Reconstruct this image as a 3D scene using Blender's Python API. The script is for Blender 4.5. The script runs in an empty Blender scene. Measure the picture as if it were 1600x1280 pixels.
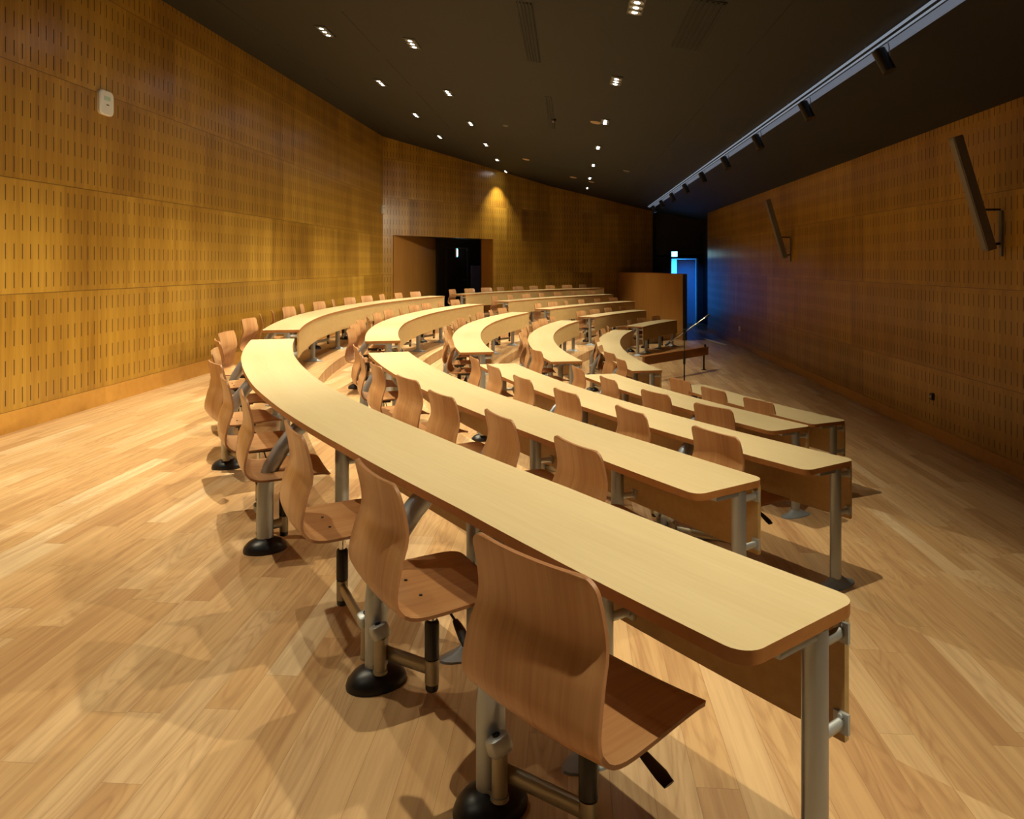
import bpy, bmesh, math, random
from mathutils import Vector, Matrix
from math import sin, cos, pi, radians as R_, atan2, sqrt, hypot

SC = bpy.context.scene
COL = SC.collection
random.seed(7)

# ------------------------------------------------------------------ camera, world, exposure
cam_d = bpy.data.cameras.new('camera'); cam = bpy.data.objects.new('camera', cam_d); COL.objects.link(cam)
EYE = 1.53
cam.location = (0, 0, EYE); cam.rotation_euler = (pi/2, 0, 0)
cam_d.sensor_width = 36; cam_d.lens = 1211/1600*36
cam_d.shift_y = -226/1600
cam_d.clip_start = .05
SC.camera = cam
SC.view_settings.view_transform = 'Standard'
SC.view_settings.look = 'None'
SC.view_settings.gamma = 1
SC.view_settings.use_curve_mapping = False
SC.view_settings.exposure = 0.0
W = bpy.data.worlds.new('world'); SC.world = W; W.use_nodes = True
W.node_tree.nodes['Background'].inputs[0].default_value = (1, .8, .6, 1)
W.node_tree.nodes['Background'].inputs[1].default_value = .004

TH = R_(4.1)                                   # direction of the long walls
def P(xp, yp): return (xp*cos(TH)+yp*sin(TH), -xp*sin(TH)+yp*cos(TH))
def XP(x, y): return x*cos(TH)-y*sin(TH)
def YP(x, y): return x*sin(TH)+y*cos(TH)
WL, WR, TRK = -5.09, 4.72, 2.86                # left wall, right wall, light track (lateral)
def zc(x, y):                                  # ceiling height over a plan point
    xp, yp = XP(x, y), YP(x, y)
    ht = 2.6-.18*TRK
    if xp > TRK: return EYE+2.6-.18*xp
    hl = 3.32+.0186*(yp-9.3)
    t = (xp-WL)/(TRK-WL)
    return EYE+hl*(1-t)+ht*t

LAMP = (1, .87, .60)
# rows of recessed lamps: lateral position, first along, number, watts
LAMP_ROWS = [('right', .64, -1.7, 11, 480), ('middle', -1.98, .8, 9, 340), ('left', -3.12, .8, 7, 980)]
TRACK_KEYS = [(1.9, 400), (4.6, 520), (7.3, 600), (9.6, 600), (12.0, 600), (14.4, 600), (16.8, 600), (19.2, 600), (21.6, 550)]   # along, watts

# ------------------------------------------------------------------ materials
def new_mat(name):
    m = bpy.data.materials.new(name); m.use_nodes = True
    nt = m.node_tree; b = nt.nodes['Principled BSDF']
    return m, nt, b
def N(nt, t, **kw):
    n = nt.nodes.new(t)
    for k, v in kw.items(): setattr(n, k, v)
    return n
def val(nt, sock, v):
    if isinstance(v, (int, float)): sock.default_value = v
    else: nt.links.new(v, sock)
def M(nt, op, a, b=None, c=None):
    n = N(nt, 'ShaderNodeMath', operation=op)
    val(nt, n.inputs[0], a)
    if b is not None: val(nt, n.inputs[1], b)
    if c is not None: val(nt, n.inputs[2], c)
    return n.outputs[0]
def mixc(nt, fac, a, b, mode='MIX'):
    n = N(nt, 'ShaderNodeMix', data_type='RGBA', blend_type=mode)
    val(nt, n.inputs[0], fac)
    for s, v in ((n.inputs[6], a), (n.inputs[7], b)):
        if isinstance(v, tuple): s.default_value = (*v, 1)
        else: nt.links.new(v, s)
    return n.outputs[2]
def ramp(nt, fac, stops):
    r = N(nt, 'ShaderNodeValToRGB'); nt.links.new(fac, r.inputs[0])
    el = r.color_ramp.elements
    while len(el) > 1: el.remove(el[-1])
    el[0].position = stops[0][0]; el[0].color = (*stops[0][1], 1)
    for p, c in stops[1:]:
        e = el.new(p); e.color = (*c, 1)
    return r.outputs[0]
def comb(nt, x, y, z=0.0):
    n = N(nt, 'ShaderNodeCombineXYZ')
    for i, v in enumerate((x, y, z)): val(nt, n.inputs[i], v)
    return n.outputs[0]
def noise(nt, vec, scale=5, detail=3, rough=.5):
    n = N(nt, 'ShaderNodeTexNoise'); nt.links.new(vec, n.inputs['Vector'])
    n.inputs['Scale'].default_value = scale; n.inputs['Detail'].default_value = detail; n.inputs['Roughness'].default_value = rough
    return n.outputs[0]
def bump(nt, b, h, strength=.2, dist=.002):
    n = N(nt, 'ShaderNodeBump'); nt.links.new(h, n.inputs['Height'])
    n.inputs['Strength'].default_value = strength; n.inputs['Distance'].default_value = dist
    nt.links.new(n.outputs[0], b.inputs['Normal'])
def plain(name, col, rough=.5, metal=0.0, noise_amt=.06, coat=0):
    m, nt, b = new_mat(name)
    tc = N(nt, 'ShaderNodeTexCoord')
    nz = noise(nt, tc.outputs['Object'], 14, 3)
    c = mixc(nt, M(nt, 'MULTIPLY', nz, noise_amt*2), col, tuple(v*.6 for v in col))
    nt.links.new(c, b.inputs['Base Color'])
    b.inputs['Roughness'].default_value = rough; b.inputs['Metallic'].default_value = metal
    if coat: b.inputs['Coat Weight'].default_value = coat
    return m
def emis(name, col, s):
    m, nt, b = new_mat(name)
    b.inputs['Base Color'].default_value = (*col, 1)
    b.inputs['Base Color'].default_value = (*(v*.1 for v in col), 1)
    b.inputs['Emission Color'].default_value = (*col, 1); b.inputs['Emission Strength'].default_value = s
    return m
def grain_mat(name, c1, c2, axis='Z', scale=1.0, rough=.4, ring=False, coat=0.0, uv=False, contrast=(.3, .72)):
    m, nt, b = new_mat(name)
    tc = N(nt, 'ShaderNodeTexCoord')
    sp = N(nt, 'ShaderNodeSeparateXYZ'); nt.links.new(tc.outputs['UV' if uv else 'Object'], sp.inputs[0])
    k = {'X': (2, 40, 40), 'Y': (40, 2, 40), 'Z': (40, 40, 2)}[axis]
    v = comb(nt, M(nt, 'MULTIPLY', sp.outputs[0], k[0]*scale), M(nt, 'MULTIPLY', sp.outputs[1], k[1]*scale), M(nt, 'MULTIPLY', sp.outputs[2], k[2]*scale))
    nz = noise(nt, v, 1, 5, .62)
    v2 = comb(nt, M(nt, 'MULTIPLY', sp.outputs[0], k[0]*scale*.12), M(nt, 'MULTIPLY', sp.outputs[1], k[1]*scale*.12), M(nt, 'MULTIPLY', sp.outputs[2], k[2]*scale*.4))
    nz2 = noise(nt, v2, 1, 2)
    f = M(nt, 'ADD', M(nt, 'MULTIPLY', nz, .6), M(nt, 'MULTIPLY', nz2, .4))
    c = ramp(nt, f, [(contrast[0], c2), (contrast[1], c1)])
    nt.links.new(c, b.inputs['Base Color'])
    b.inputs['Roughness'].default_value = rough
    b.inputs['Coat Weight'].default_value = coat
    return m

def wall_mat():
    m, nt, b = new_mat('slotted veneer panel')
    uv = N(nt, 'ShaderNodeUVMap'); uv.uv_map = 'UVMap'
    sp = N(nt, 'ShaderNodeSeparateXYZ'); nt.links.new(uv.outputs[0], sp.inputs[0])
    u, v = sp.outputs[0], sp.outputs[1]
    v0 = M(nt, 'SUBTRACT', v, .19-1.07*2)
    PW = .55
    vi = M(nt, 'FLOOR', M(nt, 'DIVIDE', v0, 1.07)); vf = M(nt, 'SUBTRACT', v0, M(nt, 'MULTIPLY', vi, 1.07))
    u0 = M(nt, 'ADD', u, 100.0)
    ui = M(nt, 'FLOOR', M(nt, 'DIVIDE', u0, PW)); uf = M(nt, 'SUBTRACT', u0, M(nt, 'MULTIPLY', ui, PW))
    # wide panel id (two slit groups)
    wi = M(nt, 'FLOOR', M(nt, 'DIVIDE', M(nt, 'ADD', u0, M(nt, 'MULTIPLY', vi, .55)), 1.1))
    wn = N(nt, 'ShaderNodeTexWhiteNoise', noise_dimensions='2D'); nt.links.new(comb(nt, wi, vi), wn.inputs['Vector'])
    # slits: five across each group, four down each panel
    su = M(nt, 'PINGPONG', M(nt, 'SUBTRACT', uf, .055+.055), .055)
    su = M(nt, 'SUBTRACT', .055, su)
    slit_u = M(nt, 'LESS_THAN', M(nt, 'ABSOLUTE', M(nt, 'SUBTRACT', M(nt, 'MODULO', uf, .11), .055)), .0065)
    vm = M(nt, 'MODULO', vf, .2675)
    slit_v = M(nt, 'LESS_THAN', M(nt, 'ABSOLUTE', M(nt, 'SUBTRACT', vm, .128)), .072)
    base_ok = M(nt, 'GREATER_THAN', v, -.5)
    slit = M(nt, 'MULTIPLY', M(nt, 'MULTIPLY', slit_u, slit_v), base_ok)
    seam_h = M(nt, 'LESS_THAN', M(nt, 'ABSOLUTE', M(nt, 'SUBTRACT', vf, .535)), .531)
    seam_h = M(nt, 'SUBTRACT', 1.0, seam_h)
    wf = M(nt, 'MODULO', M(nt, 'ADD', u0, M(nt, 'MULTIPLY', vi, .55)), 1.1)
    seam_v = M(nt, 'LESS_THAN', wf, .005)
    seam = M(nt, 'MAXIMUM', seam_h, M(nt, 'MULTIPLY', seam_v, .55))
    # veneer grain, running upright
    gv = comb(nt, M(nt, 'MULTIPLY', u, 26.0), M(nt, 'MULTIPLY', v, 1.1), M(nt, 'MULTIPLY', wn.outputs[0], 40.0))
    g1 = noise(nt, gv, 1, 4, .6)
    gv2 = comb(nt, M(nt, 'MULTIPLY', u, 3.5), M(nt, 'MULTIPLY', v, .5), M(nt, 'MULTIPLY', wn.outputs[0], 9.0))
    g2 = noise(nt, gv2, 1, 3, .5)
    f = M(nt, 'ADD', M(nt, 'ADD', M(nt, 'MULTIPLY', g1, .4), M(nt, 'MULTIPLY', g2, .4)), M(nt, 'MULTIPLY', wn.outputs[0], .16))
    c = ramp(nt, f, [(.30, (.235, .112, .013)), (.46, (.35, .182, .022)), (.60, (.445, .248, .034)), (.74, (.53, .315, .054))])
    c = mixc(nt, M(nt, 'MULTIPLY', seam, .75), c, (.10, .04, .008))
    c = mixc(nt, M(nt, 'MULTIPLY', slit, .9), c, (.035, .012, .003))
    nt.links.new(c, b.inputs['Base Color'])
    b.inputs['Roughness'].default_value = .42
    nt.links.new(M(nt, 'ADD', .29, M(nt, 'MULTIPLY', slit, .4)), b.inputs['Roughness'])
    h = M(nt, 'SUBTRACT', 1.0, M(nt, 'MAXIMUM', slit, seam))
    bump(nt, b, h, .5, .004)
    return m

def floor_mat():
    m, nt, b = new_mat('oak plank floor')
    g = N(nt, 'ShaderNodeNewGeometry')
    rot = N(nt, 'ShaderNodeVectorRotate', rotation_type='Z_AXIS'); nt.links.new(g.outputs['Position'], rot.inputs['Vector'])
    rot.inputs['Angle'].default_value = TH
    sp = N(nt, 'ShaderNodeSeparateXYZ'); nt.links.new(rot.outputs[0], sp.inputs[0])
    u = M(nt, 'ADD', sp.outputs[1], 50.0); w = M(nt, 'ADD', sp.outputs[0], 50.0)
    PWD, PL = .125, 1.15
    ri = M(nt, 'FLOOR', M(nt, 'DIVIDE', w, PWD)); rf = M(nt, 'SUBTRACT', M(nt, 'DIVIDE', w, PWD), ri)
    wr = N(nt, 'ShaderNodeTexWhiteNoise', noise_dimensions='1D'); nt.links.new(ri, wr.inputs['W'])
    uu = M(nt, 'ADD', M(nt, 'DIVIDE', u, PL), M(nt, 'MULTIPLY', wr.outputs[0], 7.3))
    ci = M(nt, 'FLOOR', uu); cf = M(nt, 'SUBTRACT', uu, ci)
    wn = N(nt, 'ShaderNodeTexWhiteNoise', noise_dimensions='2D'); nt.links.new(comb(nt, ri, ci), wn.inputs['Vector'])
    r1 = wn.outputs[0]
    spc = N(nt, 'ShaderNodeSeparateColor'); nt.links.new(wn.outputs[1], spc.inputs[0])
    tone = ramp(nt, r1, [(0, (.49, .29, .135)), (.15, (.55, .34, .16)), (.45, (.60, .385, .185)), (.75, (.64, .43, .22)), (.94, (.68, .48, .265)), (1, (.73, .56, .34))])
    off = M(nt, 'MULTIPLY', spc.outputs[1], 60.0)
    gv = comb(nt, M(nt, 'MULTIPLY', w, 30.0), M(nt, 'MULTIPLY', u, 1.1), off)
    g1 = noise(nt, gv, 1, 5, .65)
    # cathedral rings
    gw = comb(nt, M(nt, 'MULTIPLY', w, 7.0), M(nt, 'MULTIPLY', u, 1.0), off)
    rn = noise(nt, gw, 1, 1.5, .45)
    rings = M(nt, 'SINE', M(nt, 'MULTIPLY', rn, 95.0))
    rings = M(nt, 'MULTIPLY', M(nt, 'POWER', M(nt, 'MULTIPLY', M(nt, 'ADD', rings, 1.0), .5), 3.0), M(nt, 'GREATER_THAN', spc.outputs[2], .35))
    dark = M(nt, 'ADD', M(nt, 'MULTIPLY', rings, .32), M(nt, 'MULTIPLY', M(nt, 'SUBTRACT', g1, .40), 2.4))
    dark = N(nt, 'ShaderNodeClamp').outputs[0] if False else M(nt, 'MINIMUM', M(nt, 'MAXIMUM', dark, 0.0), .8)
    c = mixc(nt, dark, tone, mixc(nt, .5, tone, (.30, .125, .045), 'MULTIPLY'))
    edge = M(nt, 'MAXIMUM', M(nt, 'LESS_THAN', M(nt, 'MINIMUM', rf, M(nt, 'SUBTRACT', 1.0, rf)), .008),
             M(nt, 'LESS_THAN', M(nt, 'MINIMUM', cf, M(nt, 'SUBTRACT', 1.0, cf)), .001))
    c = mixc(nt, M(nt, 'MULTIPLY', edge, .45), c, (.16, .08, .03))
    nt.links.new(c, b.inputs['Base Color'])
    nt.links.new(M(nt, 'ADD', .26, M(nt, 'MULTIPLY', g1, .22)), b.inputs['Roughness'])
    b.inputs['Specular IOR Level'].default_value = .45
    return m

def shell_mat():
    m, nt, b = new_mat('beech veneer shell')
    tc = N(nt, 'ShaderNodeTexCoord'); oi = N(nt, 'ShaderNodeObjectInfo')
    sp = N(nt, 'ShaderNodeSeparateXYZ'); nt.links.new(tc.outputs['UV'], sp.inputs[0])
    off = M(nt, 'MULTIPLY', oi.outputs['Random'], 30.0)
    v = comb(nt, M(nt, 'MULTIPLY', sp.outputs[0], 60.0), M(nt, 'MULTIPLY', sp.outputs[1], 2.2), off)
    n1 = noise(nt, v, 1, 4, .6)
    v2 = comb(nt, M(nt, 'MULTIPLY', sp.outputs[0], 9.0), M(nt, 'MULTIPLY', sp.outputs[1], .8), off)
    n2 = noise(nt, v2, 1, 3, .5)
    f = M(nt, 'ADD', M(nt, 'MULTIPLY', n1, .45), M(nt, 'MULTIPLY', n2, .55))
    c = ramp(nt, f, [(.3, (.37, .17, .064)), (.5, (.50, .258, .108)), (.72, (.60, .355, .17))])
    nt.links.new(c, b.inputs['Base Color'])
    b.inputs['Roughness'].default_value = .36; b.inputs['Coat Weight'].default_value = .15
    return m

MW = wall_mat(); MF = floor_mat(); MS = shell_mat()
MTOP = grain_mat('pale maple laminate', (.60, .49, .285), (.50, .385, .20), 'X', 1.4, .42, uv=True, contrast=(.25, .75))
MEDGE = grain_mat('oiled wood edge', (.40, .17, .045), (.29, .11, .028), 'X', .7, .4)
MPANEL = grain_mat('maple modesty panel', (.52, .36, .16), (.42, .27, .10), 'X', .8, .45)
MPLY = plain('plywood edge', (.33, .15, .06), .5)
MWOOD = grain_mat('plain veneer', (.50, .25, .055), (.36, .16, .03), 'Z', .5, .42)
MBASE = grain_mat('veneer base', (.54, .28, .05), (.42, .19, .03), 'X', .3, .4)
MBENCH = grain_mat('dark red wood', (.34, .16, .065), (.24, .10, .04), 'X', .6, .4)
MCEIL = plain('black painted ceiling', (.0068, .0072, .0062), .75)
MGROOVE = plain('ceiling groove black', (.004, .004, .004), .8)
MMET = plain('satin aluminium', (.40, .45, .52), .36, .8)
MCAP = plain('cast alloy', (.50, .54, .56), .38, .45)
MFOOT = plain('grey foot paint', (.30, .33, .36), .5, .2)
MCHR = plain('polished chrome', (.72, .73, .74), .14, 1.0, .02)
MBEI = plain('bronze grey painted tube', (.36, .32, .24), .34, .55)
MBLK = plain('black plastic', (.012, .012, .014), .38)
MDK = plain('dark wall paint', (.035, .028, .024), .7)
MWHT = plain('white plastic', (.78, .78, .74), .4)
MGRY = plain('grey speaker metal', (.16, .145, .13), .5, .2)
MLENS = emis('lamp lens', (.93, .97, 1.0), 60)
MLENS2 = emis('track lamp lens', (.9, .95, 1.0), 12)
MCOVE = emis('cove face painted glow', (.58, .68, .88), .17)  # emission stands in for light falling on the pale slot face
MRAIL = emis('aluminium rail painted gleam', (.62, .74, .92), .30)  # bare aluminium; its reflected gleam is put in as emission
MSIGN = emis('exit sign panel', (.15, .75, 1.0), 5)
MBLUE = plain('pale door paint', (.55, .62, .68), .4)
MDIFF = plain('sprinkler plate', (.42, .30, .18), .5)

# ------------------------------------------------------------------ mesh helpers
class MB:
    def __init__(s): s.v = []; s.f = []; s.m = []; s.uv = {}
    def add(s, vs, fs, mi=0, mat=None):
        o = len(s.v)
        s.v += [tuple(mat @ Vector(p)) if mat is not None else tuple(p) for p in vs]
        s.f += [tuple(i+o for i in f) for f in fs]; s.m += [mi]*len(fs)
        return s
    def box(s, c, d, rz=0, mi=0, mat=None):
        x, y, z = (k/2 for k in d)
        vs = [(a*x, b*y, e*z) for e in (-1, 1) for b in (-1, 1) for a in (-1, 1)]
        cr, sr = cos(rz), sin(rz)
        vs = [(c[0]+p[0]*cr-p[1]*sr, c[1]+p[0]*sr+p[1]*cr, c[2]+p[2]) for p in vs]
        return s.add(vs, [(0, 2, 3, 1), (4, 5, 7, 6), (0, 1, 5, 4), (2, 6, 7, 3), (0, 4, 6, 2), (1, 3, 7, 5)], mi, mat)
    def tube(s, pts, ra, rb=None, n=14, mi=0, side=None, caps=True):
        """swept oval; ra across (side vector), rb along the other axis; may be lists"""
        k = len(pts); pts = [Vector(p) for p in pts]
        ra = ra if isinstance(ra, (list, tuple)) else [ra]*k
        rb = ra if rb is None else (rb if isinstance(rb, (list, tuple)) else [rb]*k)
        vs = []
        for i, p in enumerate(pts):
            t = (pts[min(i+1, k-1)]-pts[max(i-1, 0)]).normalized()
            if side is not None: a = Vector(side)
            else: a = Vector((1, 0, 0)) if abs(t.x) < .9 else Vector((0, 1, 0))
            a = (a-t*a.dot(t)).normalized(); b = t.cross(a)
            for j in range(n):
                q = 2*pi*j/n; vs.append(p+a*ra[i]*cos(q)+b*rb[i]*sin(q))
        fs = [(i*n+j, i*n+(j+1) % n, (i+1)*n+(j+1) % n, (i+1)*n+j) for i in range(k-1) for j in range(n)]
        if caps: fs += [tuple(reversed(range(n))), tuple(range((k-1)*n, k*n))]
        return s.add(vs, fs, mi)
    def lathe(s, prof, c=(0, 0, 0), n=20, mi=0, sx=1, sy=1, mat=None):
        vs = [(c[0]+r*cos(2*pi*j/n)*sx, c[1]+r*sin(2*pi*j/n)*sy, c[2]+z) for r, z in prof for j in range(n)]
        k = len(prof)
        fs = [(i*n+j, i*n+(j+1) % n, (i+1)*n+(j+1) % n, (i+1)*n+j) for i in range(k-1) for j in range(n)]
        fs += [tuple(reversed(range(n))), tuple(range((k-1)*n, k*n))]
        return s.add(vs, fs, mi, mat)
    def build(s, name, mats, parent=None, smooth=True, loc=None, rz=0, uvs=None, bevel=0, angle=35):
        me = bpy.data.meshes.new(name); me.from_pydata(s.v, [], s.f)
        if not isinstance(mats, (list, tuple)): mats = [mats]
        for m_ in mats: me.materials.append(m_)
        me.polygons.foreach_set('material_index', s.m)
        if uvs is not None:
            ul = me.uv_layers.new(name='UVMap')
            for lp in me.loops: ul.data[lp.index].uv = uvs[lp.vertex_index]
        bm = bmesh.new(); bm.from_mesh(me); bmesh.ops.recalc_face_normals(bm, faces=bm.faces); bm.to_mesh(me); bm.free()
        if smooth:
            me.polygons.foreach_set('use_smooth', [True]*len(me.polygons))
            me.set_sharp_from_angle(angle=R_(angle))
        o = bpy.data.objects.new(name, me); COL.objects.link(o)
        if parent: o.parent = parent
        if loc is not None: o.location = loc
        o.rotation_euler = (0, 0, rz)
        if bevel:
            md = o.modifiers.new('bevel', 'BEVEL'); md.width = bevel; md.segments = 2; md.limit_method = 'ANGLE'; md.angle_limit = R_(40)
        return o
def tag(o, label=None, cat=None, group=None, kind=None):
    if label: o['label'] = label
    if cat: o['category'] = cat
    if group: o['group'] = group
    if kind: o['kind'] = kind
    return o
def empty(name, loc, rz=0):
    o = bpy.data.objects.new(name, None); o.empty_display_size = .1; COL.objects.link(o)
    o.location = loc; o.rotation_euler = (0, 0, rz); return o
def struct(o): o['kind'] = 'structure'; return o

# ------------------------------------------------------------------ plan of the seating
CX, CY = 15.64, 13.295
ROW_R = [19.128-1.256*k for k in range(5)]
ROW_Z = [0, -.169, -.34, -.508, -.703]
DEPTH, HT = .45, .72
def interp(t, a):
    if a <= t[0][0]: return t[0][1]
    for (a0, v0), (a1, v1) in zip(t, t[1:]):
        if a <= a1: return v0+(v1-v0)*(a-a0)/(a1-a0)
    return t[-1][1]
DEV = [[(-37.7, .012), (-34, -.024), (-31, -.01), (-28, .024), (-25, .042), (-20, .026), (-15, -.025), (-11, -.03), (-4, 0), (10, .01)],
       [(-34, .035), (-31.5, -.012), (-27, -.027), (-23, -.01), (-15, -.01), (-11, -.03), (0, .02), (10, 0)]]
def rad(row, a): return ROW_R[row]+(interp(DEV[row], a) if row < 2 else 0)
def pol(r, a): a = R_(a); return (CX-r*cos(a), CY+r*sin(a))
def rz_out(a): return pi/2-R_(a)               # local +Y points away from the stage

BLOCKS = {
 'near':   dict(start=[-37.7, -34.0, -32.7, -27.85, -25.0], end=[-14.8, -15.1, -15.1, -15.1, -14.7]),
 'middle': dict(start=[-11.2, -10.9, -10.9, -10.4, -9.2],   end=[21.6, 20.4, 19.8, 19.7, 20.0]),
 'far':    dict(start=[25.2, 25.4, 25.0, 24.7, 24.4],       end=[48.6, 45.3, 43.4, 38.2, 35.7])}
CH = {'near': [[-36.2, -33.65, -31.2, -28.2, -26.1, -23.6, -21.1, -18.5, -16.0],
               [-32.0, -29.4, -26.7, -24.1, -21.4, -18.8, -16.3],
               [-30.6, -27.75, -24.6, -21.7, -18.8, -16.2],
               [-25.6, -22.65, -19.2, -15.9],
               [-21.9, -18.75, -15.7]]}
for blk, cnts in (('middle', [12, 11, 10, 9, 8]), ('far', [9, 7, 6, 4, 3])):
    CH[blk] = []
    for k, n in enumerate(cnts):
        s, e = BLOCKS[blk]['start'][k], BLOCKS[blk]['end'][k]
        CH[blk].append([s+(e-s)*(i+.5)/n for i in range(n)])
# how far the seat centre stands outside the table edge
SEAT_OFF = [.015, -.02, -.10, -.09, -.17]
YAW = {('near', 0): [5, -5, -5, -5, -1, 10, -6, 8, -16]}
BACKS = 'rearmost second third fourth front'.split()

# ------------------------------------------------------------------ the room shell
NOSE = [(-30, 18.10), (-10, 18.47)]
TIER_END = [(14.2, 42.5), (16.9, 48.0), (19.6, 53.2)]
def nose(k, a): return interp(NOSE, a)-1.256*k
def make_floor():
    b = MB()
    A0 = -64
    zb = ROW_Z[4]
    c = [P(-7.5, -4), P(7, -4), P(7, 33), P(-7.5, 33)]
    b.add([(x, y, zb) for x, y in c], [(0, 1, 2, 3)])
    for k in range(4):
        n = 90; vs = []
        for i in range(n+1):
            t = i/n
            r_in0 = 18.4-1.256*k; r_out = 26 if k == 0 else None
            a_end = interp(TIER_END, r_in0)
            a = A0+(a_end-A0)*t
            ri = nose(k, a)
            ro = 19.9+(26-19.9) if k == 0 else nose(k-1, a)
            if k == 0:
                ao = A0+(interp(TIER_END, 19.6)-A0)*t
            else: ao = A0+(interp(TIER_END, 18.4-1.256*(k-1))-A0)*t
            p0 = pol(ri, a); p1 = pol(ro, ao)
            vs += [(*p0, ROW_Z[k]), (*p1, ROW_Z[k]), (*p0, ROW_Z[k+1])]
        fs = []
        for i in range(n):
            q = 3*i
            fs += [(q, q+1, q+4, q+3), (q, q+3, q+5, q+2)]
        b.add(vs, fs)
    o = b.build('floor', MF, smooth=False); struct(o)
make_floor()

def wall(name, pts, z0=None, thick=.12, mat=MW, inner=1, u0=0, top=None, openings=(), structure=True):
    """upright wall along plan points; inner=+1: the visible face lies left of travel"""
    b = MB(); uvs = []
    u = u0
    for (x0, y0), (x1, y1) in zip(pts, pts[1:]):
        L = hypot(x1-x0, y1-y0); d = ((x1-x0)/L, (y1-y0)/L); n = (d[1]*inner, -d[0]*inner)   # away from the room
        n = (d[1], -d[0]) if inner > 0 else (-d[1], d[0])
        cuts = sorted({0.0, L, *[q for o_ in openings for q in o_[:2] if 0 < q < L]} | {L*i/6 for i in range(7)})
        for a, c in zip(cuts, cuts[1:]):
            lo0 = lo1 = z0 if z0 is not None else 0
            mid = (a+c)/2; lo = z0
            for o_ in openings:
                if o_[0] <= mid <= o_[1]: lo = o_[2]
            pa = (x0+d[0]*a, y0+d[1]*a); pc = (x0+d[0]*c, y0+d[1]*c)
            za = (zc(*pa)+.03) if top is None else top; zd = (zc(*pc)+.03) if top is None else top
            q = [(pa[0], pa[1], lo), (pc[0], pc[1], lo), (pc[0], pc[1], zd), (pa[0], pa[1], za)]
            q2 = [(p[0]+n[0]*thick, p[1]+n[1]*thick, p[2]) for p in q]
            b.add(q+q2, [(0, 1, 2, 3), (7, 6, 5, 4), (0, 4, 5, 1), (1, 5, 6, 2), (2, 6, 7, 3), (3, 7, 4, 0)])
            uvs += [(u+a, lo), (u+c, lo), (u+c, zd), (u+a, za)]*2
        u += L
    o = b.build(name, mat, smooth=False, uvs=uvs)
    if structure: struct(o)
    return o

# key plan points
W0 = P(WL, -3); W1 = (-3.55, 21.3); W2 = (-.18, 25.5); W3 = (1.35, 27.3); W4 = (5.3, 29.2)
wall('wall_left', [W0, W1], 0, inner=-1, u0=.05)
Ld = hypot(W2[0]-W1[0], W2[1]-W1[1]); dd = ((W2[0]-W1[0])/Ld, (W2[1]-W1[1])/Ld)
HEAD = 2.36
OA, OB = .37, 1.04*4.49
wall('wall_back', [W1, W2], 0, inner=-1, u0=.2, thick=.14, openings=[(OA, OB, HEAD)])
wall('wall_back_right', [W2, W3, W4], 0, inner=-1, u0=.4)
WRE = P(WR, 26.6); 
wall('wall_right', [P(WR, -3), WRE], ROW_Z[4], inner=1, u0=.3)
wall('wall_front', [P(WL, -3), P(WR, -3)], ROW_Z[4], inner=1, u0=0)
# dark corner beyond the far end
FZ = ROW_Z[4]
RC = (7.27, 26.35)
wall('wall_corner', [WRE, RC, (7.27, 29.5)], FZ, inner=1, mat=MDK, thick=.1)
DX0, DX1, DTOP = 6.05, 7.02, 1.77
wall('wall_far', [(5.0, 29.5), (7.37, 29.5)], FZ, inner=-1, mat=MDK, thick=.1, openings=[(DX0-5.0, DX1-5.0, DTOP)])
# left return of the veneered wall end
wall('wall_end', [W4, (5.32, 29.5)], FZ, inner=-1, mat=MDK, thick=.1)

def ceiling():
    b = MB(); xs = [WL-.6, WL, -3.9, -2.5, -1.0, .6, 1.8, TRK, 3.8, WR+.3, 8.0]
    ys = [-3.3]+[i*1.5 for i in range(-1, 23)]
    idx = lambda i, j: i*len(ys)+j
    vs = []
    for x in xs:
        for y in ys:
            p = P(x, y); vs.append((*p, zc(*p)))
    nv = len(vs); vs += [(x, y, z+.25) for x, y, z in vs]
    fs = []
    for i in range(len(xs)-1):
        for j in range(len(ys)-1):
            q = (idx(i, j), idx(i+1, j), idx(i+1, j+1), idx(i, j+1)); fs.append(q); fs.append(tuple(nv+k for k in reversed(q)))
    b.add(vs, fs)
    struct(b.build('ceiling', MCEIL, smooth=False))
ceiling()

def baseboard(name, pts, z0, h, side, skip=None, mat=MBASE):
    b = MB()
    for (x0, y0), (x1, y1) in zip(pts, pts[1:]):
        L = hypot(x1-x0, y1-y0); d = ((x1-x0)/L, (y1-y0)/L); n = (-d[1]*side, d[0]*side)
        segs = [(0, L)] if not skip else [(0, skip[0]), (skip[1], L)]
        for a, c in segs:
            if c-a < .02: continue
            m = (a+c)/2; b.box((x0+d[0]*m+n[0]*.006, y0+d[1]*m+n[1]*.006, z0+h/2), (c-a, .014, h), atan2(d[1], d[0]))
    struct(b.build(name, mat, smooth=False))
baseboard('baseboard_left', [W0, W1], 0, .19, -1)
baseboard('baseboard_back', [W1, W2], 0, .19, -1, skip=(OA, OB))
baseboard('baseboard_back_right', [W2, W3, (3.8, 28.48)], 0, .19, -1)
baseboard('baseboard_right', [P(WR, -3), WRE], FZ, .15, 1)

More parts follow.
